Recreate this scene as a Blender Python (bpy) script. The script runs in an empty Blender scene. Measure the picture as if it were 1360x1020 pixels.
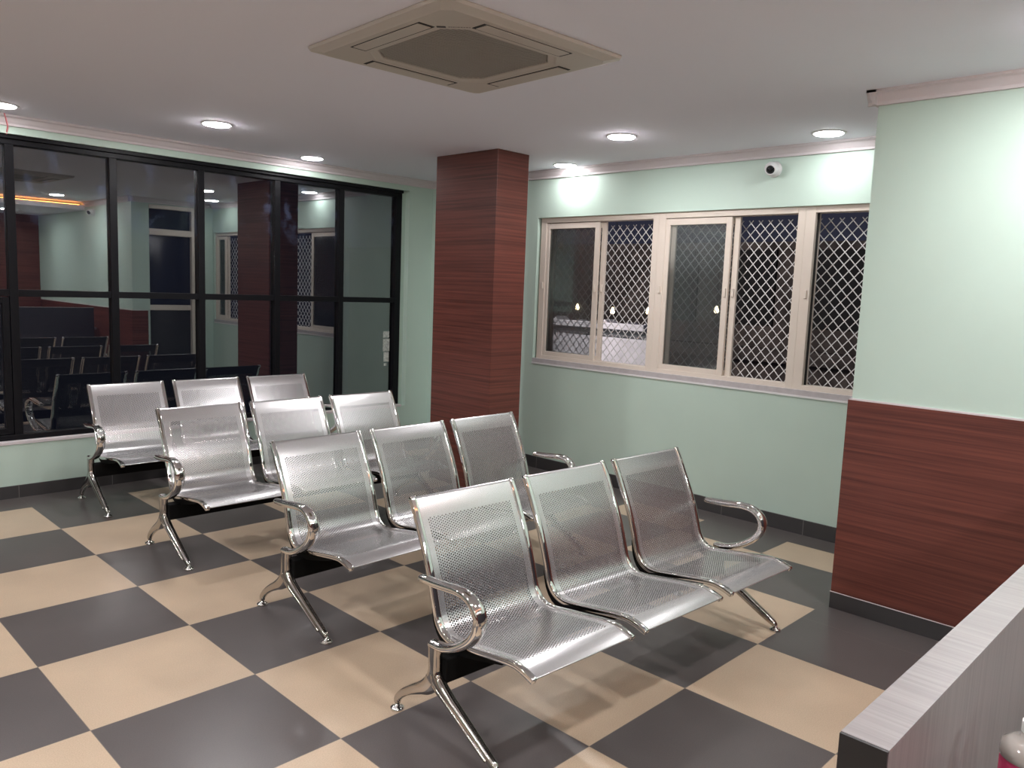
import bpy, bmesh, math, random
from mathutils import Vector, Matrix
random.seed(4)
PI = math.pi
COL = bpy.context.scene.collection
H = 2.53            # ceiling height
XW, YG, XP, YP = 3.58, 0.31, 2.50, -4.25   # window wall, glazed wall, panelled wall and its end
YB, XL = -8.2, -4.6                         # back of the room, far side of the room

# ------------------------------------------------------------------ materials
def new_mat(name):
    m = bpy.data.materials.new(name); m.use_nodes = True
    nt = m.node_tree
    return m, nt, nt.nodes['Principled BSDF']

def N(nt, typ, **kw):
    n = nt.nodes.new(typ)
    for k, v in kw.items():
        if k == 'op': n.operation = v
        elif isinstance(k, str) and hasattr(n, k): setattr(n, k, v)
    return n

def math_node(nt, op, a, b=None, clamp=False):
    n = nt.nodes.new('ShaderNodeMath'); n.operation = op; n.use_clamp = clamp
    for i, v in enumerate((a, b)):
        if v is None: continue
        if isinstance(v, (int, float)): n.inputs[i].default_value = v
        else: nt.links.new(v, n.inputs[i])
    return n.outputs[0]

def simple(name, col, rough=.5, metal=0., spec=.5, emit=None, strength=0., noise=0., nscale=8., coat=0.):
    m, nt, b = new_mat(name)
    b.inputs['Base Color'].default_value = (*col, 1)
    b.inputs['Roughness'].default_value = rough
    b.inputs['Metallic'].default_value = metal
    b.inputs['Specular IOR Level'].default_value = spec
    b.inputs['Coat Weight'].default_value = coat
    if emit:
        b.inputs['Emission Color'].default_value = (*emit, 1)
        b.inputs['Emission Strength'].default_value = strength
    if noise:
        tc = nt.nodes.new('ShaderNodeTexCoord'); n = nt.nodes.new('ShaderNodeTexNoise')
        n.inputs['Scale'].default_value = nscale; n.inputs['Detail'].default_value = 5
        nt.links.new(tc.outputs['Object'], n.inputs['Vector'])
        r = nt.nodes.new('ShaderNodeMapRange')
        r.inputs['From Min'].default_value = .3; r.inputs['From Max'].default_value = .7
        r.inputs['To Min'].default_value = 1 - noise; r.inputs['To Max'].default_value = 1 + noise
        nt.links.new(n.outputs['Fac'], r.inputs['Value'])
        mx = nt.nodes.new('ShaderNodeVectorMath'); mx.operation = 'SCALE'
        mx.inputs[0].default_value = col
        nt.links.new(r.outputs[0], mx.inputs['Scale'])
        nt.links.new(mx.outputs[0], b.inputs['Base Color'])
    return m

M = {}
M['mint'] = simple('mint_paint', (.53, .665, .585), .5, spec=.35, noise=.02, nscale=2.5)
M['ceil'] = simple('ceiling_paint', (.88, .875, .96), .85, spec=.2)
M['cornice'] = simple('cornice_paint', (.66, .61, .62), .6)
M['cream'] = simple('cream_aluminium', (.71, .63, .55), .42, spec=.4)
M['black_frame'] = simple('black_frame_metal', (.004, .004, .006), .45, spec=.22)
M['chrome'] = simple('chrome', (.80, .79, .78), .05, metal=1)
M['cast'] = simple('polished_cast_metal', (.50, .475, .455), .12, metal=1)
M['black_steel'] = simple('black_powder_steel', (.003, .003, .003), .7, spec=.15)
M['skirt'] = None
M['sill'] = simple('sill_stone', (.50, .47, .48), .4, noise=.08, nscale=20)
M['white'] = simple('white_plastic', (.75, .75, .75), .35)
M['ac'] = simple('ac_plastic', (.56, .515, .46), .45)
M['ac_edge'] = simple('ac_edge_plastic', (.60, .555, .50), .4)
M['dark'] = simple('dark_gap', (.012, .011, .010), .7)
M['ac_grille'] = simple('ac_grille_plastic', (.33, .31, .275), .6)
M['mesh'] = simple('pale_grille_steel', (.66, .65, .64), .45)
M['lens'] = simple('camera_lens', (.012, .014, .016), .12)
M['ring'] = simple('downlight_rim', (.8, .8, .8), .4)
M['lamp'] = simple('downlight_diffuser', (.9, .9, .9), .5, emit=(1.0, .975, .985), strength=300.)
M['lamp_low'] = simple('small_downlight_diffuser', (.9, .9, .9), .5, emit=(1.0, .975, .985), strength=68.)
M['cove'] = simple('orange_cove_strip', (.9, .4, .15), .5, emit=(1.0, .36, .10), strength=14.)
M['wire'] = simple('pink_cable', (.72, .22, .24), .5)
M['tape'] = simple('paper_residue', (.55, .58, .54), .8, noise=.35, nscale=60)
M['edge_dark'] = simple('dark_edging', (.018, .017, .018), .45)
M['tarp'] = simple('white_sheet', (.80, .76, .78), .7, noise=.12, nscale=6)
M['pipe'] = simple('black_pipe', (.02, .02, .022), .6)
M['bulb'] = simple('warm_bulb', (1, .85, .6), .5, emit=(1, .78, .45), strength=9.)
M['facade'] = simple('dim_masonry', (.14, .115, .10), .9, noise=.6, nscale=2.2)
M['pink'] = simple('pink_liquid', (.62, .05, .16), .15)
M['clear'] = simple('clear_plastic', (.42, .39, .36), .1, coat=.5)
M['navy'] = simple('dark_door_glass', (.010, .014, .030), .12)
M['door_panel'] = simple('door_panel_dark', (.022, .021, .022), .35)
M['logo'] = simple('logo_ink', (.03, .03, .035), .5)
M['logo_grey'] = simple('logo_ink_grey', (.25, .22, .20), .5)

def wood_mat():
    m, nt, b = new_mat('red_brown_wood_laminate')
    tc = nt.nodes.new('ShaderNodeTexCoord')
    mp = nt.nodes.new('ShaderNodeMapping'); mp.inputs['Scale'].default_value = (1.1, 1.1, 62)
    nt.links.new(tc.outputs['Object'], mp.inputs['Vector'])
    n1 = nt.nodes.new('ShaderNodeTexNoise'); n1.inputs['Scale'].default_value = 1.0
    n1.inputs['Detail'].default_value = 4; n1.inputs['Roughness'].default_value = .6; n1.inputs['Distortion'].default_value = .35
    nt.links.new(mp.outputs[0], n1.inputs['Vector'])
    cr = nt.nodes.new('ShaderNodeValToRGB')
    e = cr.color_ramp.elements
    e[0].position = .33; e[0].color = (.082, .0245, .0180, 1)
    e[1].position = .68; e[1].color = (.175, .053, .037, 1)
    x = e.new(.5); x.color = (.130, .038, .028, 1)
    nt.links.new(n1.outputs['Fac'], cr.inputs['Fac'])
    nt.links.new(cr.outputs['Color'], b.inputs['Base Color'])
    b.inputs['Roughness'].default_value = .42; b.inputs['Specular IOR Level'].default_value = .38
    return m
M['wood'] = wood_mat()

def laminate(name, col, axis):
    """fine-streaked grey laminate; streaks run along `axis`"""
    m, nt, b = new_mat(name)
    tc = nt.nodes.new('ShaderNodeTexCoord')
    mp = nt.nodes.new('ShaderNodeMapping')
    s = [170., 170., 170.]; s[axis] = 3.
    mp.inputs['Scale'].default_value = s
    nt.links.new(tc.outputs['Object'], mp.inputs['Vector'])
    n = nt.nodes.new('ShaderNodeTexNoise'); n.inputs['Scale'].default_value = 1; n.inputs['Detail'].default_value = 4
    nt.links.new(mp.outputs[0], n.inputs['Vector'])
    cr = nt.nodes.new('ShaderNodeValToRGB'); e = cr.color_ramp.elements
    e[0].position = .3; e[0].color = (*[c * .84 for c in col], 1)
    e[1].position = .7; e[1].color = (*[c * 1.14 for c in col], 1)
    nt.links.new(n.outputs['Fac'], cr.inputs['Fac'])
    nt.links.new(cr.outputs['Color'], b.inputs['Base Color'])
    b.inputs['Roughness'].default_value = .33
    return m
M['lam_top'] = laminate('grey_laminate_crosswise', (.275, .255, .255), 1)
M['front_lam'] = simple('dark_front_laminate', (.045, .040, .050), .4)
M['lam_side'] = laminate('grey_laminate_upright', (.25, .235, .225), 2)

def skirting_mat():
    m, nt, b = new_mat('dark_tile_skirting')
    tc = nt.nodes.new('ShaderNodeTexCoord'); sp = nt.nodes.new('ShaderNodeSeparateXYZ')
    nt.links.new(tc.outputs['Object'], sp.inputs[0])
    fr = None
    lines = []
    for ax in ('X', 'Y'):
        f = math_node(nt, 'FRACT', math_node(nt, 'DIVIDE', math_node(nt, 'ADD', sp.outputs[ax], 60.0015), .6))
        lines.append(math_node(nt, 'LESS_THAN', f, .006))
    # only the axis the board runs along matters: normals tell them apart
    ge = nt.nodes.new('ShaderNodeNewGeometry'); sn = nt.nodes.new('ShaderNodeSeparateXYZ')
    nt.links.new(ge.outputs['Normal'], sn.inputs[0])
    nx = math_node(nt, 'GREATER_THAN', math_node(nt, 'ABSOLUTE', sn.outputs['X']), .5)
    ny = math_node(nt, 'GREATER_THAN', math_node(nt, 'ABSOLUTE', sn.outputs['Y']), .5)
    f = math_node(nt, 'MAXIMUM', math_node(nt, 'MULTIPLY', lines[1], nx), math_node(nt, 'MULTIPLY', lines[0], ny))
    mx = nt.nodes.new('ShaderNodeMix'); mx.data_type = 'RGBA'
    mx.inputs[6].default_value = (.050, .047, .048, 1); mx.inputs[7].default_value = (.20, .19, .18, 1)
    nt.links.new(f, mx.inputs[0]); nt.links.new(mx.outputs[2], b.inputs['Base Color'])
    b.inputs['Roughness'].default_value = .4
    return m
M['skirt'] = skirting_mat()

def floor_mat():
    m, nt, b = new_mat('checkered_floor_tiles')
    tc = nt.nodes.new('ShaderNodeTexCoord'); sp = nt.nodes.new('ShaderNodeSeparateXYZ')
    nt.links.new(tc.outputs['Object'], sp.inputs[0])
    X, Y = sp.outputs['X'], sp.outputs['Y']
    T = .6
    ux = math_node(nt, 'DIVIDE', math_node(nt, 'ADD', X, 60), T)
    uy = math_node(nt, 'DIVIDE', math_node(nt, 'ADD', Y, 60), T)
    ix = math_node(nt, 'FLOOR', ux); iy = math_node(nt, 'FLOOR', uy)
    par = math_node(nt, 'MODULO', math_node(nt, 'ADD', ix, iy), 2)
    beige = math_node(nt, 'LESS_THAN', math_node(nt, 'ABSOLUTE', par), .5)
    # dark border strips along the walls
    inb = math_node(nt, 'LESS_THAN', Y, 0.0)
    beige = math_node(nt, 'MULTIPLY', beige, inb)
    beige = math_node(nt, 'MULTIPLY', beige, math_node(nt, 'LESS_THAN', X, 3.35))
    near = math_node(nt, 'LESS_THAN', Y, -4.2)
    strip = math_node(nt, 'MULTIPLY', near, math_node(nt, 'GREATER_THAN', X, 2.25))
    beige = math_node(nt, 'MULTIPLY', beige, math_node(nt, 'SUBTRACT', 1.0, strip))
    # joints
    def joint(u):
        f = math_node(nt, 'FRACT', u)
        d = math_node(nt, 'MINIMUM', f, math_node(nt, 'SUBTRACT', 1.0, f))
        return math_node(nt, 'LESS_THAN', d, .0022)
    j = math_node(nt, 'MAXIMUM', joint(ux), joint(uy))
    j = math_node(nt, 'MULTIPLY', j, math_node(nt, 'SUBTRACT', 1.0, math_node(nt, 'MULTIPLY', near, math_node(nt, 'GREATER_THAN', X, 2.26))))
    for v, w in ((3.35, None), (2.25, near)):
        l = math_node(nt, 'LESS_THAN', math_node(nt, 'ABSOLUTE', math_node(nt, 'SUBTRACT', X, v)), .0016)
        if w is not None: l = math_node(nt, 'MULTIPLY', l, w)
        j = math_node(nt, 'MAXIMUM', j, l)
    # cloudy tone and fine speckle
    n1 = nt.nodes.new('ShaderNodeTexNoise'); n1.inputs['Scale'].default_value = 3.2; n1.inputs['Detail'].default_value = 6
    n2 = nt.nodes.new('ShaderNodeTexNoise'); n2.inputs['Scale'].default_value = 240; n2.inputs['Detail'].default_value = 2
    for n in (n1, n2): nt.links.new(tc.outputs['Object'], n.inputs['Vector'])
    tone = math_node(nt, 'ADD', math_node(nt, 'MULTIPLY', math_node(nt, 'SUBTRACT', n1.outputs['Fac'], .5), .36),
                     math_node(nt, 'MULTIPLY', math_node(nt, 'SUBTRACT', n2.outputs['Fac'], .5), .5))
    tone = math_node(nt, 'ADD', tone, 1.0)
    mx = nt.nodes.new('ShaderNodeMix'); mx.data_type = 'RGBA'
    mx.inputs[6].default_value = (.098, .086, .083, 1); mx.inputs[7].default_value = (.52, .40, .285, 1)
    nt.links.new(beige, mx.inputs[0])
    sc = nt.nodes.new('ShaderNodeVectorMath'); sc.operation = 'SCALE'
    nt.links.new(mx.outputs[2], sc.inputs[0]); nt.links.new(tone, sc.inputs['Scale'])
    m2 = nt.nodes.new('ShaderNodeMix'); m2.data_type = 'RGBA'
    nt.links.new(math_node(nt, 'MULTIPLY', j, .75), m2.inputs[0])
    nt.links.new(sc.outputs[0], m2.inputs[6]); m2.inputs[7].default_value = (.16, .14, .125, 1)
    nt.links.new(m2.outputs[2], b.inputs['Base Color'])
    b.inputs['Roughness'].default_value = .30
    b.inputs['Specular IOR Level'].default_value = .5
    bp = nt.nodes.new('ShaderNodeBump'); bp.inputs['Strength'].default_value = .04; bp.inputs['Distance'].default_value = .002
    nt.links.new(n2.outputs['Fac'], bp.inputs['Height']); nt.links.new(bp.outputs[0], b.inputs['Normal'])
    return m
M['floor'] = floor_mat()

SEAT_W = .513
def seat_mat(name, length, col, metal, rough):
    """satin silver sheet steel with real see-through perforations, laid out in metres in the UV map"""
    m, nt, b = new_mat(name)
    b.inputs['Base Color'].default_value = (*col, 1)
    b.inputs['Metallic'].default_value = metal; b.inputs['Roughness'].default_value = rough
    uv = nt.nodes.new('ShaderNodeUVMap'); sp = nt.nodes.new('ShaderNodeSeparateXYZ')
    nt.links.new(uv.outputs[0], sp.inputs[0])
    U, V = sp.outputs['X'], sp.outputs['Y']
    p, q, r = .0180, .0103, .0030
    def lattice(o):
        fu = math_node(nt, 'SUBTRACT', math_node(nt, 'FRACT', math_node(nt, 'ADD', math_node(nt, 'DIVIDE', U, p), o)), .5)
        fv = math_node(nt, 'SUBTRACT', math_node(nt, 'FRACT', math_node(nt, 'ADD', math_node(nt, 'DIVIDE', V, q), o)), .5)
        a = math_node(nt, 'MULTIPLY', fu, p); c = math_node(nt, 'MULTIPLY', fv, q)
        return math_node(nt, 'ADD', math_node(nt, 'MULTIPLY', a, a), math_node(nt, 'MULTIPLY', c, c))
    hole = math_node(nt, 'LESS_THAN', math_node(nt, 'MINIMUM', lattice(0.), lattice(.5)), r * r)
    for v, lo, hi in ((U, .052, SEAT_W - .052), (V, .085, length - .088)):
        hole = math_node(nt, 'MULTIPLY', hole, math_node(nt, 'GREATER_THAN', v, lo))
        hole = math_node(nt, 'MULTIPLY', hole, math_node(nt, 'LESS_THAN', v, hi))
    tr = nt.nodes.new('ShaderNodeBsdfTransparent'); mx = nt.nodes.new('ShaderNodeMixShader')
    nt.links.new(hole, mx.inputs[0]); nt.links.new(b.outputs[0], mx.inputs[1]); nt.links.new(tr.outputs[0], mx.inputs[2])
    nt.links.new(mx.outputs[0], nt.nodes['Material Output'].inputs['Surface'])
    return m

def glass_mat(name, tint, refl, rough=.0, dust=0., dustcol=(.3, .33, .4), dscale=1.4, lo=.52, hi=.75, zlo=None):
    m, nt, b = new_mat(name)
    nt.nodes.remove(b)
    tr = nt.nodes.new('ShaderNodeBsdfTransparent'); tr.inputs[0].default_value = (*tint, 1)
    gl = nt.nodes.new('ShaderNodeBsdfGlossy'); gl.inputs['Roughness'].default_value = rough; gl.inputs['Color'].default_value = (.96, 1, 1, 1)
    fr = nt.nodes.new('ShaderNodeFresnel'); fr.inputs['IOR'].default_value = 1.5
    fac = math_node(nt, 'ADD', math_node(nt, 'MULTIPLY', fr.outputs[0], 1.0), refl, clamp=True)
    mx = nt.nodes.new('ShaderNodeMixShader')
    nt.links.new(fac, mx.inputs[0]); nt.links.new(tr.outputs[0], mx.inputs[1]); nt.links.new(gl.outputs[0], mx.inputs[2])
    out = mx
    if dust:
        tc = nt.nodes.new('ShaderNodeTexCoord')
        n = nt.nodes.new('ShaderNodeTexNoise'); n.inputs['Scale'].default_value = dscale; n.inputs['Detail'].default_value = 8; n.inputs['Roughness'].default_value = .65
        nt.links.new(tc.outputs['Object'], n.inputs['Vector'])
        r = nt.nodes.new('ShaderNodeMapRange'); r.inputs['From Min'].default_value = lo; r.inputs['From Max'].default_value = hi
        r.inputs['To Max'].default_value = dust
        nt.links.new(n.outputs['Fac'], r.inputs['Value'])
        amount = r.outputs[0]
        if zlo is not None:            # streaky dirt gathered along the upper edge of the panes
            sp = nt.nodes.new('ShaderNodeSeparateXYZ'); nt.links.new(tc.outputs['Object'], sp.inputs[0])
            zr = nt.nodes.new('ShaderNodeMapRange'); zr.inputs['From Min'].default_value = zlo; zr.inputs['From Max'].default_value = zlo + .5
            nt.links.new(sp.outputs['Z'], zr.inputs['Value'])
            amount = math_node(nt, 'MULTIPLY', amount, zr.outputs[0])
        df = nt.nodes.new('ShaderNodeBsdfDiffuse'); df.inputs[0].default_value = (*dustcol, 1)
        m3 = nt.nodes.new('ShaderNodeMixShader')
        nt.links.new(amount, m3.inputs[0]); nt.links.new(mx.outputs[0], m3.inputs[1]); nt.links.new(df.outputs[0], m3.inputs[2])
        out = m3
    nt.links.new(out.outputs[0], nt.nodes['Material Output'].inputs['Surface'])
    return m
M['glass'] = glass_mat('night_glass', (.45, .47, .5), .21, dust=.5, dustcol=(.20, .26, .44), dscale=3.0, lo=.52, hi=.68, zlo=1.75)
M['sash_glass'] = glass_mat('sash_glass', (.90, .91, .91), .0, rough=.05, dust=.07, dustcol=(.40, .42, .42), lo=.2, hi=.5)

# ------------------------------------------------------------------ mesh helpers
def box(bm, x0, x1, y0, y1, z0, z1, bevel=0., mat=None):
    x0, x1 = sorted((x0, x1)); y0, y1 = sorted((y0, y1)); z0, z1 = sorted((z0, z1))
    vs = [bm.verts.new((x, y, z)) for x in (x0, x1) for y in (y0, y1) for z in (z0, z1)]
    fs = []
    for q in ((0, 1, 3, 2), (4, 6, 7, 5), (0, 4, 5, 1), (2, 3, 7, 6), (0, 2, 6, 4), (1, 5, 7, 3)):
        fs.append(bm.faces.new([vs[i] for i in q]))
    if mat is not None:
        for f in fs: f.material_index = mat
    if bevel:
        es = {e for f in fs for e in f.edges}
        bmesh.ops.bevel(bm, geom=list(es), offset=bevel, segments=2, affect='EDGES', profile=.5)
    return vs

def link(name, bm, mats, parent=None, smooth=False, loc=None):
    bmesh.ops.recalc_face_normals(bm, faces=bm.faces[:])
    me = bpy.data.meshes.new(name); bm.to_mesh(me); bm.free()
    for m in (mats if isinstance(mats, (list, tuple)) else [mats]): me.materials.append(m)
    if smooth:
        for p in me.polygons: p.use_smooth = True
    o = bpy.data.objects.new(name, me); COL.objects.link(o)
    if parent: o.parent = parent
    if loc: o.location = loc
    return o

def boxes(name, lst, mat, parent=None, bevel=0.):
    bm = bmesh.new()
    for b in lst: box(bm, *b, bevel=bevel)
    return link(name, bm, mat, parent)

def tag(o, label, cat, group=None):
    o['label'] = label; o['category'] = cat
    if group: o['group'] = group
    return o

def empty(name, loc=(0, 0, 0), rz=0.):
    o = bpy.data.objects.new(name, None); COL.objects.link(o)
    o.location = loc; o.rotation_euler = (0, 0, rz); o.empty_display_size = .1
    return o

def struct(o, label=None):
    o['kind'] = 'structure'
    if label: o['label'] = label
    return o

def smooth_path(pts, n=8):
    """Catmull-Rom through 2D or 3D points"""
    P = [Vector(p) for p in pts]
    P = [P[0] * 2 - P[1]] + P + [P[-1] * 2 - P[-2]]
    out = []
    for i in range(1, len(P) - 2):
        a, b, c, d = P[i - 1:i + 3]
        for k in range(n):
            t = k / n
            out.append(.5 * ((2 * b) + (c - a) * t + (2 * a - 5 * b + 4 * c - d) * t * t + (3 * b - a - 3 * c + d) * t ** 3))
    out.append(P[-2].copy())
    return out

def lerp_list(vals, n):
    """resample a per-control-point list to the smooth_path sampling"""
    out = []
    for i in range(len(vals) - 1):
        for k in range(n): out.append(vals[i] + (vals[i + 1] - vals[i]) * k / n)
    out.append(vals[-1]); return out

def sweep_yz(bm, path, xc, ha, hb, seg=16, power=2.6, cap=True, xs=None):
    """sweep a rounded section along a path in the y-z plane; ha = half width in x, hb = half depth in-plane (lists)"""
    n = len(path); rings = []
    for i, p in enumerate(path):
        t = (path[min(i + 1, n - 1)] - path[max(i - 1, 0)]).normalized()
        nn = Vector((-t.y, t.x))         # in-plane normal (y, z)
        x0 = xc if xs is None else xs[i]
        ring = []
        for k in range(seg):
            a = 2 * PI * k / seg
            c, s = math.cos(a), math.sin(a)
            cx = math.copysign(abs(c) ** (2 / power), c) * ha[i]; sx = math.copysign(abs(s) ** (2 / power), s) * hb[i]
            ring.append(bm.verts.new((x0 + cx, p.x + nn.x * sx, p.y + nn.y * sx)))
        rings.append(ring)
    for a, b in zip(rings, rings[1:]):
        for k in range(seg):
            bm.faces.new((a[k], a[(k + 1) % seg], b[(k + 1) % seg], b[k]))
    if cap:
        for ring, i, sgn in ((rings[0], 0, -1), (rings[-1], -1, 1)):
            t = (path[1] - path[0] if i == 0 else path[-1] - path[-2]).normalized() * sgn
            bulge = min(ha[i], hb[i]) * .5
            mid = []
            c0 = sum((v.co for v in ring), Vector()) / seg
            off = Vector((0, t.x, t.y)) * bulge
            mid = [bm.verts.new(c0 + (v.co - c0) * .72 + off * .75) for v in ring]
            for k in range(seg): bm.faces.new((ring[k], ring[(k + 1) % seg], mid[(k + 1) % seg], mid[k]))
            cv = bm.verts.new(c0 + off)
            for k in range(seg): bm.faces.new((mid[k], mid[(k + 1) % seg], cv))

def lathe(bm, prof, seg=32, axis=Matrix.Identity(4)):
    """revolve (r, z) about local z"""
    rings = []
    for r, z in prof:
        if r < 1e-6: rings.append([bm.verts.new(axis @ Vector((0, 0, z)))])
        else: rings.append([bm.verts.new(axis @ Vector((r * math.cos(2 * PI * k / seg), r * math.sin(2 * PI * k / seg), z))) for k in range(seg)])
    for a, b in zip(rings, rings[1:]):
        for k in range(seg):
            k2 = (k + 1) % seg
            if len(a) == 1 and len(b) == 1: continue
            if len(a) == 1: bm.faces.new((a[0], b[k], b[k2]))
            elif len(b) == 1: bm.faces.new((a[k], a[k2], b[0]))
            else: bm.faces.new((a[k], a[k2], b[k2], b[k]))

def copy_tree(o, parent=None):
    c = o.copy(); COL.objects.link(c)
    if parent: c.parent = parent
    for ch in list(o.children): copy_tree(ch, c)
    return c

# ------------------------------------------------------------------ room shell
struct(boxes('floor', [(XL - .15, XW + .15, YB - .15, YG + .15, -.12, 0)], M['floor']), 'checkered floor of beige and dark grey tiles')
struct(boxes('ceiling', [(XL - .15, XW + .15, YB - .15, YG + .15, H, H + .12)], M['ceil']), 'smooth pale grey plaster ceiling')

GX0, GX1, GZ0, GZ1 = -4.1, 3.25, .375, 2.415      # glazed opening
struct(boxes('wall_back', [(XL - .15, XW, YG, YG + .15, 0, GZ0), (XL - .15, XW, YG, YG + .15, GZ1, H),
                          (XL - .15, GX0, YG, YG + .15, GZ0, GZ1), (GX1 + .05, XW, YG, YG + .15, GZ0, GZ1), (GX1, GX1 + .05, .372, YG + .15, GZ0, GZ1)], M['mint']),
       'mint green wall around the black-framed glazing')
WY0, WY1, WZ0, WZ1 = -4.205, -1.092, .918, 2.143     # window opening
struct(boxes('wall_right', [(XW, XW + .15, YP - .15, YG + .15, 0, WZ0), (XW, XW + .15, YP - .15, YG + .15, WZ1, H),
                           (XW, XW + .15, YP - .15, WY0, WZ0, WZ1), (XW, XW + .15, WY1, YG + .15, WZ0, WZ1)], M['mint']),
       'mint green wall holding the grilled sliding windows')
DX0, DX1, DZ1 = 2.72, 3.34, 2.45
struct(boxes('wall_end', [(XP, DX0, YP - .15, YP, 0, H), (DX1, XW, YP - .15, YP, 0, H), (DX0, DX1, YP - .15, YP, DZ1, H)], M['mint']),
       'mint green return wall beside the dark glazed door')
struct(boxes('wall_front_right', [(XP, XP + .15, YB - .15, YP - .15, 0, H)], M['mint']),
       'mint green wall above the red-brown wood panelling')
struct(boxes('wall_rear', [(XL - .15, XP, YB - .15, YB, 0, H)], M['mint']))
struct(boxes('wall_left', [(XL - .15, XL, YB, YG, 0, H)], M['mint']))

SK = .012
def cornice(name, x0, y0, x1, y1, nx, ny, zt=H, hh=.068, d=.045, label=None):
    """small stepped plaster cornice from (x0,y0) to (x1,y1); (nx,ny) points into the room"""
    prof = [(0, 0), (d, 0), (d, -.012), (d * .72, -.02), (d * .5, -hh * .62), (d * .34, -hh * .78), (d * .34, -hh), (0, -hh)]
    bm = bmesh.new(); rings = []
    for x, y in ((x0, y0), (x1, y1)):
        rings.append([bm.verts.new((x + nx * a, y + ny * a, zt + b)) for a, b in prof])
    n = len(prof)
    for k in range(n): bm.faces.new((rings[0][k], rings[0][(k + 1) % n], rings[1][(k + 1) % n], rings[1][k]))
    for r in rings: bm.faces.new(r)
    return struct(link(name, bm, M['cornice']), label)
cornice('trim_1', XL, YG, XW, YG, 0, -1, label='pale plaster cornice above the black-framed glazing')
cornice('trim_2', XW, YG, XW, YP, -1, 0, label='pale plaster cornice above the grilled windows')
cornice('trim_3', XP, YP + .045, XP, -6.0, -1, 0, label='pale plaster cornice on the panelled wall')
cornice('trim_4', XP - .045, YP, XW - .05, YP, 0, 1)
struct(boxes('baseboard_back', [(XL, XW - SK, YG - SK, YG, 0, .085)], M['skirt']), 'dark grey tile skirting under the glazing')
struct(boxes('baseboard_right', [(XW - SK, XW, YP, YG, 0, .10)], M['skirt']), 'dark grey tile skirting under the grilled windows')
struct(boxes('baseboard_front_right', [(XP - .016, XP, YB, YP + .016, 0, .085), (XP, DX0 - .03, YP, YP + .016, 0, .085)], M['skirt']),
       'dark grey tile skirting below the wood panelling')
struct(boxes('trim_5', [(XP - .014, XP, YB, YP + .014, .085, 1.065), (XP, DX0 - .03, YP, YP + .014, .085, 1.065)], M['wood']),
       'red-brown wood panelling on the lower wall behind the counter')
struct(boxes('trim_6', [(XP - .010, XP, YB, YP + .010, 1.065, 1.073), (XP, DX0 - .03, YP, YP + .010, 1.065, 1.073)], M['cornice']))
struct(boxes('trim_12', [(XP - .0175, XP - .013, YB, YP + .0175, .083, .0865)], M['cornice']))
struct(boxes('trim_7', [(XL, XP - .016, YB, YB + .014, 0, 2.42)], M['wood']))
struct(boxes('trim_8', [(XL, XL + .014, YB + .014, YG - .02, .085, 1.065)], M['wood']))
# dropped ceiling at the back of the room (seen in the glass)
struct(boxes('ceiling_drop', [(XL, XP, YB, -6.0, 2.42, 2.44), (XL, XP, -6.02, -6.0, 2.44, 2.485)], M['ceil']))
cv = boxes('cove_light', [(XL + .3, XP - .05, -6.10, -6.07, 2.465, 2.50)], M['cove'])
tag(cv, 'orange glowing cove strip on the dropped ceiling edge, mirrored in the glass', 'light strip')
boxes('lamp_lip', [(XL + .3, XP - .05, -6.12, -6.05, 2.44, 2.465)], M['white'], cv)

pil = struct(boxes('pillar', [(2.61, 2.935, -1.575, -.90, 0, H)], M['wood'], bevel=.003), 'square pillar clad in red-brown wood laminate')

# ------------------------------------------------------------------ black-framed glazing (window_4)
gw = empty('window_4', (0, 0, 0)); struct(gw, 'black-framed glazing of tall dark panes reflecting the room')
FY0, FY1 = .358, .43
mull = [-3.83, -3.19, -2.55, -1.90, -1.26, -.61, .03, .672, 1.315, 1.962, 2.588]
bm = bmesh.new()
box(bm, GX0, GX1, FY0, FY1, 2.352, GZ1, .004)
box(bm, GX0, GX1, FY0 - .022, FY0 + .02, 2.388, GZ1, .003)
box(bm, GX0, GX1, FY0, FY1, GZ0 + .012, .425, .004)
box(bm, GX1 - .068, GX1, FY0, FY1, .40, 2.37, .004)
box(bm, GX0, GX0 + .068, FY0, FY1, .40, 2.37, .004)
link('frame', bm, M['black_frame'], gw)
for x in mull:
    boxes('mullion', [(x - .026, x + .026, FY0 + .002, FY1 - .002, .415, 2.36)], M['black_frame'], gw, bevel=.003)
edges = [GX0 + .05] + mull + [GX1 - .05]
for a, b in zip(edges, edges[1:]):
    a2, b2 = a + (.026 if a in mull else .018), b - (.026 if b in mull else .018)
    boxes('transom_bar', [(a2, b2, FY0 + .006, FY1 - .01, 1.362, 1.408)], M['black_frame'], gw, bevel=.002)
    ang = 0
    for z0, z1 in ((.42, 1.366), (1.404, 2.356)):
        p = boxes('pane', [(-(b2 - a2) / 2 - .004, (b2 - a2) / 2 + .004, -.0015, .0015, z0, z1)], M['glass'], gw)
        p.location = ((a2 + b2) / 2, .398, 0); p.rotation_euler = (0, 0, ang)
# opening leaf in the lower bay beside the first mullion
x0, x1 = mull[5] + .03, mull[6] - .03
leaf = boxes('casement_leaf', [(x0, x0 + .04, .362, .392, .43, 1.355), (x1 - .04, x1, .362, .392, .43, 1.355), (x0 + .04, x1 - .04, .362, .392, .43, .47),
                              (x0 + .04, x1 - .04, .362, .392, 1.315, 1.355)], M['black_frame'], gw, bevel=.002)
rs = boxes('paper_residue', [(3.085, 3.155, .3945, .3962, 1.03, 1.09), (3.085, 3.16, .3945, .3962, .90, 1.02), (3.095, 3.155, .3945, .3962, .80, .89),
                             (3.10, 3.13, .3945, .3962, .76, .785)], M['tape'], gw)
rs['label'] = 'torn strip of pale paper stuck on the glass'
struct(boxes('trim_9', [(GX0, GX1, YG - .006, FY0, GZ0 - .008, GZ0 + .012)], M['cornice'], bevel=.002))

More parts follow.
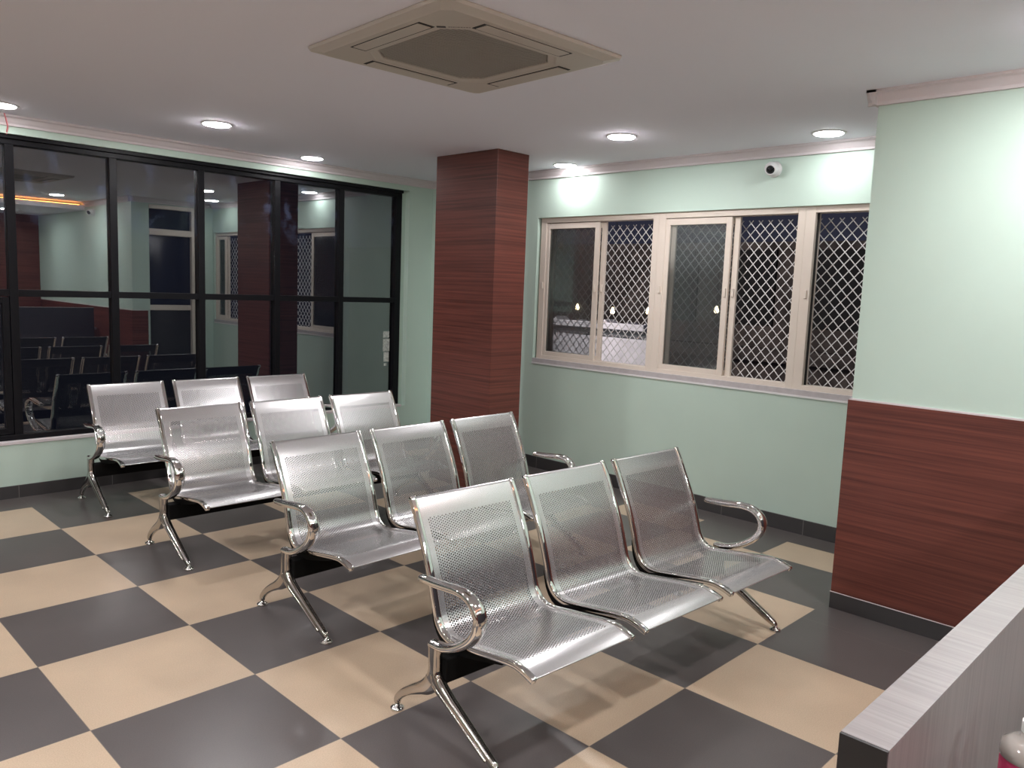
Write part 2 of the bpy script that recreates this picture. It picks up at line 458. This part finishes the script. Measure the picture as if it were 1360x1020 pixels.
# ------------------------------------------------------------------ cream sliding windows with diamond grilles
def diamond_grille(y0, y1, z0, z1, x, parent):
    """flat steel strands crossing in diamonds, clipped to the opening"""
    bm = bmesh.new(); P, Q = .0715, .0800
    def strand(a, b, off):
        d = (Vector(b) - Vector(a)).normalized(); n = Vector((-d.y, d.x)) * .0029
        q = [Vector(a) + n, Vector(a) - n, Vector(b) - n, Vector(b) + n]
        vs = [bm.verts.new((xx, c.x, c.y)) for xx in (x + off, x + off + .003) for c in q]
        for f in ((0, 1, 2, 3), (7, 6, 5, 4), (0, 4, 5, 1), (1, 5, 6, 2), (2, 6, 7, 3), (3, 7, 4, 0)): bm.faces.new([vs[i] for i in f])
    sl = Q / P
    for sgn in (1, -1):
        k = -60
        while k < 120:
            # z - z0 = sgn*sl*(y - y0) + k*Q
            c = k * Q; k += 1
            ts = []
            for y in (y0, y1):
                z = z0 + sgn * sl * (y - y0) + c
                if z0 <= z <= z1: ts.append((y, z))
            for z in (z0, z1):
                y = y0 + (z - z0 - c) / (sgn * sl)
                if y0 < y < y1: ts.append((y, z))
            if len(ts) >= 2:
                ts.sort()
                if (Vector(ts[0]) - Vector(ts[-1])).length > .01: strand(ts[0], ts[-1], 0 if sgn > 0 else .002)
    return link('diamond_grille', bm, M['mesh'], parent)

def sliding_window(num, ya, yb, sash, label):
    """ya > yb along the wall; sash: list of (y_hi, y_lo, x) leaves stacked in the tracks"""
    w = empty('window_%d' % num, (0, 0, 0)); struct(w, label)
    xf0, xf1 = 3.600, 3.690
    lw = .062 if num < 3 else .065
    rw = .052
    boxes('frame', [(xf0, xf1, ya - lw, ya, .952, 2.143), (xf0, xf1, yb, yb + rw, .952, 2.143),
                    (xf0, xf1, yb + rw, ya - lw, 2.100, 2.143), (xf0, xf1, yb + rw, ya - lw, .952, .985)], M['cream'], w, bevel=.0025)
    for hi, lo, x in sash:
        s = boxes('sash', [(x, x + .022, hi - .038, hi, .985, 2.095), (x, x + .022, lo, lo + .044, .985, 2.095),
                           (x, x + .022, lo + .044, hi - .038, 2.050, 2.095), (x, x + .022, lo + .044, hi - .038, .985, 1.022)], M['cream'], w, bevel=.002)
        boxes('pane', [(x + .009, x + .013, lo + .04, hi - .034, 1.018, 2.054)], M['sash_glass'], s)
        boxes('handle', [(x - .010, x, lo + .012, lo + .030, 1.54, 1.60)], M['cream'], s, bevel=.003)
    boxes('handle', [(xf0 - .010, xf0, ya - .048, ya - .030, 1.55, 1.605)], M['cream'], w, bevel=.003)
    boxes('groove', [(xf0 + .030, xf0 + .034, ya - lw - .014, ya - lw, .985, 2.10)], M['dark'], w)
    diamond_grille(yb + rw - .01, ya - lw + .01, .975, 2.072, 3.700, w)
    return w
W1 = (-1.114, -2.303); W2 = (-2.303, -3.432); W3 = (-3.432, WY0)
sliding_window(1, *W1, [(-1.172, -1.738, 3.606), (-1.208, -1.786, 3.634)], 'cream sliding window next to the pillar, white sheeting outside')
sliding_window(2, *W2, [(-2.362, -2.904, 3.606), (-2.398, -2.952, 3.634)], 'cream sliding window in the middle of the three')
sliding_window(3, *W3, [(-3.905, -4.155, 3.606), (-3.875, -4.150, 3.634)], 'cream sliding window partly hidden by the panelled wall')
struct(boxes('trim_10', [(XW - .004, 3.61, WY0, WY1, WZ0 - .004, .954)], M['sill']), 'grey stone sill under the grilled windows')
struct(boxes('trim_11', [(XW - .007, XW - .003, WY0, WY1 + .004, WZ0 - .012, WZ0)], M['white']))

# ------------------------------------------------------------------ dark glazed door in the return wall (seen in the glass)
d = empty('door_1', (0, 0, 0)); struct(d, 'dark glazed door with cream frame and transom, mirrored in the glazing')
yf = YP + .012
boxes('frame', [(DX0, DX0 + .05, YP - .10, YP - .07, 0, DZ1), (DX1 - .06, DX1, YP - .10, yf, 0, DZ1), (DX0, DX1 - .06, YP - .069, yf, 2.40, DZ1),
                (DX0, DX1 - .06, YP - .069, yf, 2.06, 2.14)], M['cream'], d, bevel=.003)
boxes('transom_pane', [(DX0, DX1 - .06, YP - .06, YP - .05, 2.14, 2.40)], M['navy'], d)
boxes('glass_pane', [(DX0, DX1 - .06, YP - .06, YP - .05, 1.14, 2.06)], M['navy'], d)
boxes('mid_rail', [(DX0, DX1 - .06, YP - .065, YP - .03, 1.07, 1.14)], M['cream'], d, bevel=.003)
boxes('lower_panel', [(DX0, DX1 - .06, YP - .06, YP - .05, .0, 1.07)], M['door_panel'], d)

# ------------------------------------------------------------------ ceiling downlights
def downlight(x, y, z, label, group=None, low=False, first=[]):
    if not first:
        o = empty('downlight', (x, y, z))
        bm = bmesh.new()
        lathe(bm, [(.080, -.003), (.083, -.006), (.092, -.006), (.098, -.003), (.099, 0), (.080, 0)], 40)
        link('rim', bm, M['ring'], o, smooth=True)
        bm = bmesh.new(); lathe(bm, [(0, -.013), (.060, -.0125), (.078, -.010), (.0815, -.007), (.0815, -.001), (0, -.001)], 40)
        link('diffuser', bm, M['lamp'], o)
        first.append(o)
    else:
        o = copy_tree(first[0]); o.location = (x, y, z)
    if low:                      # the lower-wattage fittings along the walls
        for ch in o.children:
            if ch.name.startswith('diffuser'):
                ch.data = ch.data.copy(); ch.data.materials[0] = M['lamp_low']
    return tag(o, label, 'ceiling light', group)
G = 'round LED downlights in the ceiling'
downlight(.975, -.63, H, 'round lit downlight standing off from the cornice, in front of the glazing', G)
downlight(2.10, .06, H, 'small round lit downlight close to the glazing cornice, before the pillar', G, True)
downlight(-.10, -.03, H, 'round lit downlight at the picture edge above the pink cable', G, True)
downlight(2.725, -2.58, H, 'round lit downlight in front of the pillar, nearer than the one beside it', G)
downlight(3.43, -1.50, H, 'small round lit downlight beside the top of the wood pillar, by the window wall', G, True)
downlight(3.30, -3.67, H, 'round lit downlight above the grilled window beside the panelled wall', G, True)
GV = 'downlights overhead behind the viewpoint'
for x, y in ((1.90, -5.15), (.30, -5.0), (-1.35, -4.3), (-1.6, -2.0), (-2.3, -.2), (-3.4, -3.2), (-3.2, -5.4), (-1.5, -3.1)):  # out of view; extra fittings added among them to fill the room light
    downlight(x, y, H, 'round lit ceiling downlight outside the picture, in a set partly added for room light', GV)
for x, y in ((1.75, -7.1), (.2, -7.1), (-1.6, -7.1), (-3.3, -7.1)):
    downlight(x, y, 2.42, 'round lit downlight in the dropped ceiling at the back of the room', 'downlights in the dropped ceiling')

# ------------------------------------------------------------------ ceiling cassette air conditioner
AC = empty('air_conditioner', (.878, -3.135, H), -.045)
tag(AC, 'square ceiling cassette air conditioner with dark central grille and four louvres', 'air conditioner')
def loop(bm, half, cut, z):
    a, b = half, half - cut
    return [bm.verts.new((x, y, z)) for x, y in ((a, -b), (a, b), (b, a), (-b, a), (-a, b), (-a, -b), (-b, -a), (b, -a))]
bm = bmesh.new()
loops = [loop(bm, .472, .012, 0), loop(bm, .476, .014, -.008), loop(bm, .474, .02, -.020), loop(bm, .440, .03, -.032), loop(bm, .432, .035, -.036),
         loop(bm, .318, .085, -.036), loop(bm, .312, .085, -.031), loop(bm, .290, .078, -.027), loop(bm, .286, .075, -.012), ]
for a, b in zip(loops, loops[1:]):
    for k in range(8): bm.faces.new((a[k], a[(k + 1) % 8], b[(k + 1) % 8], b[k]))
bm.faces.new(loops[-1])
link('panel', bm, M['ac'], AC)
bm = bmesh.new()                     # inlet grille: fine slats with a surrounding octagon lip
n = 34
for i in range(n):
    y = -.278 + .556 * i / (n - 1)
    w = .284 - max(0, abs(y) - .208)
    box(bm, -w, w, y - .0062, y + .0062, -.024, -.014)
for i in range(9):
    x = -.25 + .50 * i / 8
    w = .278 - max(0, abs(x) - .208)
    box(bm, x - .003, x + .003, -w, w, -.018, -.010)
AC.scale = (1, 1, .85)
g = link('inlet_grille', bm, M['ac_grille'], AC); g['label'] = 'dark central inlet grille'
for k in range(4):
    R = Matrix.Rotation(k * PI / 2, 4, 'Z')
    bm = bmesh.new()
    box(bm, .334, .406, -.236, .236, -.0375, -.030); bm.transform(R)
    s = link('louvre_slot', bm, M['dark'], AC)
    bm = bmesh.new()
    box(bm, .3415, .402, -.223, .223, -.0405, -.034, .002); bm.transform(R)
    link('louvre', bm, M['ac'], s)
# small maker's mark at one corner of the panel: dark block and a faint dashed line
L = Matrix.Translation((-.287, -.287, 0)) @ Matrix.Rotation(-PI / 4, 4, 'Z')
bm = bmesh.new(); box(bm, -.062, -.028, -.008, .008, -.0372, -.034); bm.transform(L); lg = link('badge', bm, M['logo'], AC)
bm = bmesh.new()
x = -.018
for wd in (.006, .005, .007, .005, .010, .008, .007, .009, .006):
    box(bm, x, x + wd, -.0035, .0035, -.0371, -.034); x += wd + .0025
bm.transform(L); link('lettering', bm, M['logo_grey'], lg)

# ------------------------------------------------------------------ security cameras
def security_camera(loc, out, aim, label):
    """ball camera on a wall base; out = wall normal, aim = where the lens looks"""
    o = empty('security_camera', loc)
    tag(o, label, 'security camera')
    ax = Vector(out).to_track_quat('Z', 'Y').to_matrix().to_4x4()
    bm = bmesh.new(); lathe(bm, [(0, 0), (.050, 0), (.052, .006), (.049, .018), (.040, .026), (0, .026)], 36, ax)
    link('base', bm, M['white'], o, smooth=True)
    c = Matrix.Translation(Vector(out) * .052) @ Vector(aim).to_track_quat('Z', 'Y').to_matrix().to_4x4()
    bm = bmesh.new()
    prof = [(0, -.044)] + [(.044 * math.sin(t), -.044 * math.cos(t)) for t in [PI * i / 16 for i in range(1, 12)]] + [(.0345, .029), (.033, .034), (.028, .034), (.027, .029), (0, .029)]
    lathe(bm, prof, 36, c); ball = link('ball', bm, M['white'], o, smooth=True)
    bm = bmesh.new(); lathe(bm, [(0, .0345), (.010, .0345), (.012, .032), (.0265, .032), (.027, .0295), (0, .0295)], 32, c)
    link('lens', bm, M['lens'], ball, smooth=True)
    return o
security_camera((XW, -3.205, 2.387), (-1, 0, 0), (-.86, -.22, -.36), 'white ball security camera on the mint wall above the grilled windows')
security_camera((XP, -5.62, 2.375), (-1, 0, 0), (-.75, .55, -.35), 'white ball security camera on the panelled wall, seen only mirrored in glass')

# pink cable coming out of the ceiling over the glazing
bm = bmesh.new(); rings = []
cpts = smooth_path([(-.012, .262, H), (.000, .272, 2.49), (.010, .288, 2.455), (.010, .306, 2.43), (.010, .322, 2.408)], 6)
for p in cpts:
    rings.append([bm.verts.new(p + Vector((.0045 * math.cos(2 * PI * k / 10), .0045 * math.sin(2 * PI * k / 10), 0))) for k in range(10)])
for a, b in zip(rings, rings[1:]):
    for k in range(10): bm.faces.new((a[k], a[(k + 1) % 10], b[(k + 1) % 10], b[k]))
bm.faces.new(rings[0]); bm.faces.new(rings[-1])
ob = link('cable', bm, M['wire'], smooth=True)
tag(ob, 'short pink cable running from the ceiling to the black glazing frame', 'cable')

# ------------------------------------------------------------------ perforated steel benches
PROF = [(.002, .780), (-.026, .731), (-.053, .675), (-.083, .613), (-.107, .560), (-.131, .497), (-.150, .435), (-.166, .385), (-.188, .350), (-.220, .331), (-.262, .327),
        (-.340, .337), (-.430, .350), (-.510, .361), (-.560, .365), (-.595, .360), (-.625, .352), (-.650, .343)]
NP = 5
path = smooth_path(PROF, NP)
LEN = sum((b - a).length for a, b in zip(path, path[1:]))
M['seat'] = seat_mat('perforated_silver_steel', LEN, (.63, .62, .625), .80, .26)
M['seat_under'] = seat_mat('perforated_steel_shade_underside', LEN, (.05, .05, .052), .5, .45)  # underside coloured dark to put shade into the perforations
PITCH = .572
LEGX = (-.057, PITCH * 2 + SEAT_W + .047)

def normals(path):
    n = len(path); out = []
    for i in range(n):
        t = (path[min(i + 1, n - 1)] - path[max(i - 1, 0)]).normalized()
        out.append(Vector((t.y, -t.x)))   # towards the sitter / underside flips below
    return out

def make_bench():
    root = empty('waiting_bench', (0, 0, 0))
    nrm = normals(path)
    # make normals point up / towards the front (away from the back of the seat)
    nrm = [v if (v.y > 0 or (abs(v.y) < .3 and v.x < 0)) else -v for v in nrm]
    nrm = [v if v.dot(Vector((-.6, .8))) > 0 else -v for v in nrm]
    for i in range(3):
        xo = PITCH * i
        bm = bmesh.new(); uvl = bm.loops.layers.uv.new('UVMap')
        rows = []; s = 0
        for j, p in enumerate(path):
            if j: s += (p - path[j - 1]).length
            top = p - nrm[j] * .004; bot = p - nrm[j] * .0070
            rows.append((s, [bm.verts.new((x, q.x, q.y)) for q in (top, bot) for x in (.014, SEAT_W - .014)]))
        def quad(vs, uvs, mi=0):
            f = bm.faces.new(vs); f.smooth = True; f.material_index = mi
            for l, uv in zip(f.loops, uvs): l[uvl].uv = uv
        for (s0, a), (s1, b) in zip(rows, rows[1:]):
            L, R_ = .014, SEAT_W - .014
            quad((a[0], a[1], b[1], b[0]), ((L, s0), (R_, s0), (R_, s1), (L, s1)))
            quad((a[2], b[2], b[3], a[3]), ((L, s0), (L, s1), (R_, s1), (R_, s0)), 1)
        for s_, r in (rows[0], rows[-1]):
            quad((r[0], r[2], r[3], r[1]), ((0, s_),) * 4)
        # small rolled lip at the front and back edges
        seat = link('seat', bm, [M['seat'], M['seat_under']], root); seat.location = (xo, 0, 0)
        for xc in (.0120, SEAT_W - .0120):
            bm = bmesh.new()
            mid = [p - n * .0085 for p, n in zip(path, nrm)]
            k = len(mid)
            ha = [.0120] * k; hb = [.0105] * k
            sweep_yz(bm, mid, xc, ha, hb, seg=20, power=5.5)
            link('side_rail', bm, M['chrome'], seat, smooth=True)
        for xc in (.022, SEAT_W - .022):
            # black bracket that follows the underside of the curve down to the beam
            bm = bmesh.new()
            sub = list(range(6 * NP, 13 * NP, 2))
            a = [path[j] - nrm[j] * .014 for j in sub]
            b = [path[j] - nrm[j] * (.030 + .022 * math.sin(PI * q / (len(sub) - 1))) for q, j in enumerate(sub)]
            va = [[bm.verts.new((xx, q.x, q.y)) for q in a] for xx in (xc - .009, xc + .009)]
            vb = [[bm.verts.new((xx, q.x, q.y)) for q in b] for xx in (xc - .009, xc + .009)]
            for q in range(len(sub) - 1):
                bm.faces.new((va[0][q], va[0][q + 1], vb[0][q + 1], vb[0][q])); bm.faces.new((va[1][q], vb[1][q], vb[1][q + 1], va[1][q + 1]))
                bm.faces.new((va[0][q], va[1][q], va[1][q + 1], va[0][q + 1])); bm.faces.new((vb[0][q], vb[0][q + 1], vb[1][q + 1], vb[1][q]))
            for q in (0, -1): bm.faces.new((va[0][q], vb[0][q], vb[1][q], va[1][q]))
            link('bracket', bm, M['black_steel'], seat)
    bm = bmesh.new(); box(bm, LEGX[0] + .012, LEGX[1] - .012, -.288, -.222, .198, .284, .005)
    beam = link('beam', bm, M['black_steel'], root); beam['label'] = 'black steel beam under the seats'
    for side, lx in enumerate(LEGX):
        # leg: cast post that forks into a short rear foot and a long front foot
        bm = bmesh.new()
        post = [(-.240, .326), (-.240, .285), (-.241, .235), (-.236, .198), (-.208, .165), (-.165, .140), (-.110, .110), (-.062, .078), (-.030, .046), (-.024, .026)]
        pp = smooth_path(post, 5)
        sweep_yz(bm, pp, lx, lerp_list([.0195, .0195, .020, .022, .021, .019, .017, .015, .013, .011], 5),
                 lerp_list([.027, .025, .025, .033, .031, .023, .018, .0155, .0135, .011], 5), seg=20, power=3.0)
        fr = [(-.240, .250), (-.247, .210), (-.275, .184), (-.322, .158), (-.390, .122), (-.455, .087), (-.515, .055), (-.553, .036), (-.568, .024)]
        pp = smooth_path(fr, 5)
        sweep_yz(bm, pp, lx, lerp_list([.018, .021, .021, .0195, .018, .0165, .015, .0135, .011], 5),
                 lerp_list([.022, .030, .026, .021, .019, .0175, .016, .014, .011], 5), seg=20, power=3.0)
        # raised rib along the outer face of the front leg and a panel on the post
        sx = -1 if side == 0 else 1
        rb = smooth_path([(-.243, .225), (-.252, .196), (-.300, .166), (-.390, .119), (-.470, .076), (-.530, .045)], 5)
        k = len(rb); sweep_yz(bm, rb, lx + sx * .0165, [.006] * k, [.006] * k, seg=8, power=2)
        leg = link('leg', bm, M['cast'], root, smooth=True)
        for fy in (-.024, -.568):
            bm = bmesh.new()
            lathe(bm, [(0, .030), (.0085, .030), (.009, .017), (.014, .014), (.024, .010), (.0265, .005), (.0265, 0), (0, 0)], 28)
            f = link('foot', bm, M['chrome'], leg, smooth=True); f.location = (lx, fy, 0)
        bm = bmesh.new()
        arm = [(-.150, .536), (-.185, .5385), (-.235, .541), (-.295, .547), (-.350, .552), (-.397, .549), (-.434, .534), (-.457, .510), (-.464, .480), (-.455, .445), (-.430, .410),
               (-.392, .380), (-.345, .352), (-.290, .332), (-.250, .327), (-.222, .326)]
        pp = smooth_path(arm, 5)
        sweep_yz(bm, pp, lx, lerp_list([.015, .0175, .0185, .019, .0205, .0225, .0245, .0265, .027, .0265, .0255, .0245, .0235, .0225, .0215, .0205], 5),
                 lerp_list([.012, .0145, .0155, .0155, .0155, .016, .0165, .017, .017, .017, .0165, .016, .016, .015, .014, .012], 5), seg=20, power=2.4)
        link('armrest', bm, M['chrome'], root, smooth=True)
    return root

B0 = make_bench()
BENCH = [((.319, -3.549), -.039, 'perforated steel three-seat bench nearest the reception counter'),
         ((.409, -2.373), .013, 'perforated steel three-seat bench in the second row back from the counter'),
         ((.352, -1.163), -.012, 'perforated steel three-seat bench in the third row from the counter, before the pillar'),
         ((.369, .000), -.023, 'perforated steel three-seat bench in the last row, against the black-framed glazing')]
for i, ((x, y), a, lab) in enumerate(BENCH):
    o = B0 if i == 0 else copy_tree(B0)
    if i == 3: y = .059
    o.location = (x, y, 0); o.rotation_euler = (0, 0, a)
    tag(o, lab, 'bench', 'waiting benches in rows')

# ------------------------------------------------------------------ reception counter and bottle
ct = empty('reception_counter', (-.544, -5.46, 0))
tag(ct, 'grey laminate reception counter with a thick flat top edge, by the panelled wall', 'counter')
bm = bmesh.new(); box(bm, .004, 2.95, -.0265, .0265, 0, 1.046); link('upright_panel', bm, M['lam_side'], ct)
bm = bmesh.new(); box(bm, .004, 2.95, .0265, .0272, .05, 1.044); e = link('front_cladding', bm, M['front_lam'], ct); e['label'] = 'dark front of the counter'
bm = bmesh.new(); box(bm, .0032, 2.95, -.0270, .0270, 1.046, 1.050); link('top_edge', bm, M['lam_top'], ct)
bm = bmesh.new(); box(bm, -.001, .003, -.0268, .0268, 0, 1.0495); e = link('end_edging', bm, M['edge_dark'], ct); e['label'] = 'dark edging on the counter end'
dk = empty('reception_desk', (-.544, -5.46, 0))
tag(dk, 'grey laminate desk behind the counter, carrying the pink bottle', 'desk')
bm = bmesh.new(); box(bm, .01, 3.0, -.55, -.0275, .740, .768); link('desk_top', bm, M['lam_top'], dk)
for x in (.30, 2.6):
    bm = bmesh.new(); box(bm, x, x + .025, -.52, -.04, 0, .740); link('leg', bm, M['lam_side'], dk)
bt = empty('sanitizer_bottle', (-.245, -5.572, .768))
tag(bt, 'clear bottle of pink liquid standing behind the counter', 'bottle')
bm = bmesh.new(); lathe(bm, [(0, 0), (.032, 0), (.035, .004), (.0355, .012), (.0355, .182), (.034, .187), (0, .187)], 36); link('pink_liquid', bm, M['pink'], bt, smooth=True)
bm = bmesh.new(); lathe(bm, [(.0345, .1875), (.0362, .188), (.0362, .195), (.034, .205), (.024, .212), (.014, .215), (.0135, .224), (0, .224)], 36); link('shoulder', bm, M['clear'], bt, smooth=True)
bm = bmesh.new(); lathe(bm, [(0, .224), (.0145, .224), (.0145, .238), (.006, .240), (.006, .252), (0, .252)], 24)
box(bm, -.010, .032, -.008, .008, .250, .262, .003); link('pump', bm, M['white'], bt)

# ------------------------------------------------------------------ outside at night
bm = bmesh.new()
box(bm, 6.5, 6.8, -.24, 3.2, -1.0, 1.11)
for i in range(7):
    y = -.15 + i * .27 + random.uniform(-.05, .05); w = random.uniform(.06, .12); h = random.uniform(.05, .10)
    vs = [bm.verts.new(c) for c in ((6.55, y - w, 1.11), (6.55, y + w, 1.11), (6.55, y + w * .2, 1.11 + h), (6.75, y - w, 1.11), (6.75, y + w, 1.11), (6.75, y + w * .2, 1.11 + h))]
    for f in ((0, 1, 2), (5, 4, 3), (0, 3, 4, 1), (1, 4, 5, 2), (2, 5, 3, 0)): bm.faces.new([vs[k] for k in f])
wl = link('sheeted_parapet', bm, M['tarp']); tag(wl, 'white sheeted parapet outside the window beside the pillar', 'parapet')
boxes('ledge', [(6.42, 6.5, -.24, 3.2, 1.085, 1.165)], M['tarp'], wl, bevel=.01)
boxes('pipe', [(6.44, 6.47, -.24, 3.2, 1.055, 1.075)], M['pipe'], wl)
boxes('pipe', [(6.46, 6.48, -.24, 3.2, 1.010, 1.018)], M['pipe'], wl)
fc = boxes('building', [(10.5, 11, -4.5, 12, -3, 2.30)], M['facade']); tag(fc, 'dim brown masonry building seen through the grilles at night', 'building')
boxes('ledge', [(10.2, 10.5, -4.5, 3.0, .55, .75)], M['facade'], fc)
boxes('roof_parapet', [(10.4, 11, -4.5, 12, 2.30, 2.42)], M['facade'], fc)
for y in (-3.6, -2.2, -.8, .6, 2.0): boxes('shutter', [(10.46, 10.5, y - .45, y + .45, 1.1, 2.3)], M['dark'], fc)
for (x, y, z), lab in (((9., 2.95, 1.25), 'warm lit bulb outside beyond the sliding pane next to the pillar'), ((9., 2.2, 1.22), 'warm lit bulb outside above the white parapet, behind the open grille'),
                  ((9., 1.5, 1.25), 'warm lit bulb outside at the edge of the first window post'), ((9., .30, 1.325), 'small warm lit bulb outside behind the middle window')):
    b = empty('bulb', (x, y, z)); tag(b, lab, 'light bulb', 'bulbs outside at night')
    bm = bmesh.new(); lathe(bm, [(0, -.035), (.02, -.03), (.034, -.012), (.036, .008), (.028, .032), (.018, .055), (.016, .075), (0, .075)], 20)
    link('glass_globe', bm, M['bulb'], b, smooth=True)
    bm = bmesh.new(); lathe(bm, [(0, .075), (.02, .075), (.02, .12), (.006, .125), (.006, 1.9), (0, 1.9)], 12); link('cord', bm, M['pipe'], b)
lt = bpy.data.lights.new('parapet_fill_light', 'POINT'); lt.energy = 260; lt.color = (1, .93, .95); lt.shadow_soft_size = .2  # added light with no visible fitting, brightens the white parapet
lo = bpy.data.objects.new('parapet_fill_light', lt); COL.objects.link(lo); lo.location = (4.7, 1.5, 2.2)

# ------------------------------------------------------------------ world, camera, view
w = bpy.data.worlds.new('night'); bpy.context.scene.world = w; w.use_nodes = True
w.node_tree.nodes['Background'].inputs[0].default_value = (.024, .025, .040, 1)
w.node_tree.nodes['Background'].inputs[1].default_value = 1.0

cam = bpy.data.cameras.new('camera'); co = bpy.data.objects.new('camera', cam); COL.objects.link(co)
yaw, pit, rol = .77304, -.120495, .038615
f = Vector((math.cos(pit) * math.cos(yaw), math.cos(pit) * math.sin(yaw), math.sin(pit)))
r = Vector((math.sin(yaw), -math.cos(yaw), 0)); u = r.cross(f)
r2 = r * math.cos(rol) + u * math.sin(rol); u2 = u * math.cos(rol) - r * math.sin(rol)
mw = Matrix((r2, u2, -f)).transposed().to_4x4(); mw.translation = (-1.4407, -5.7551, 1.5464)
co.matrix_world = mw
cam.sensor_width = 36; cam.sensor_fit = 'HORIZONTAL'; cam.lens = 1053.27 / 1360 * 36; cam.clip_start = .02
sc = bpy.context.scene; sc.camera = co
sc.view_settings.view_transform = 'Standard'; sc.view_settings.look = 'None'
sc.view_settings.gamma = 1; sc.view_settings.use_curve_mapping = False
sc.view_settings.exposure = 0.0
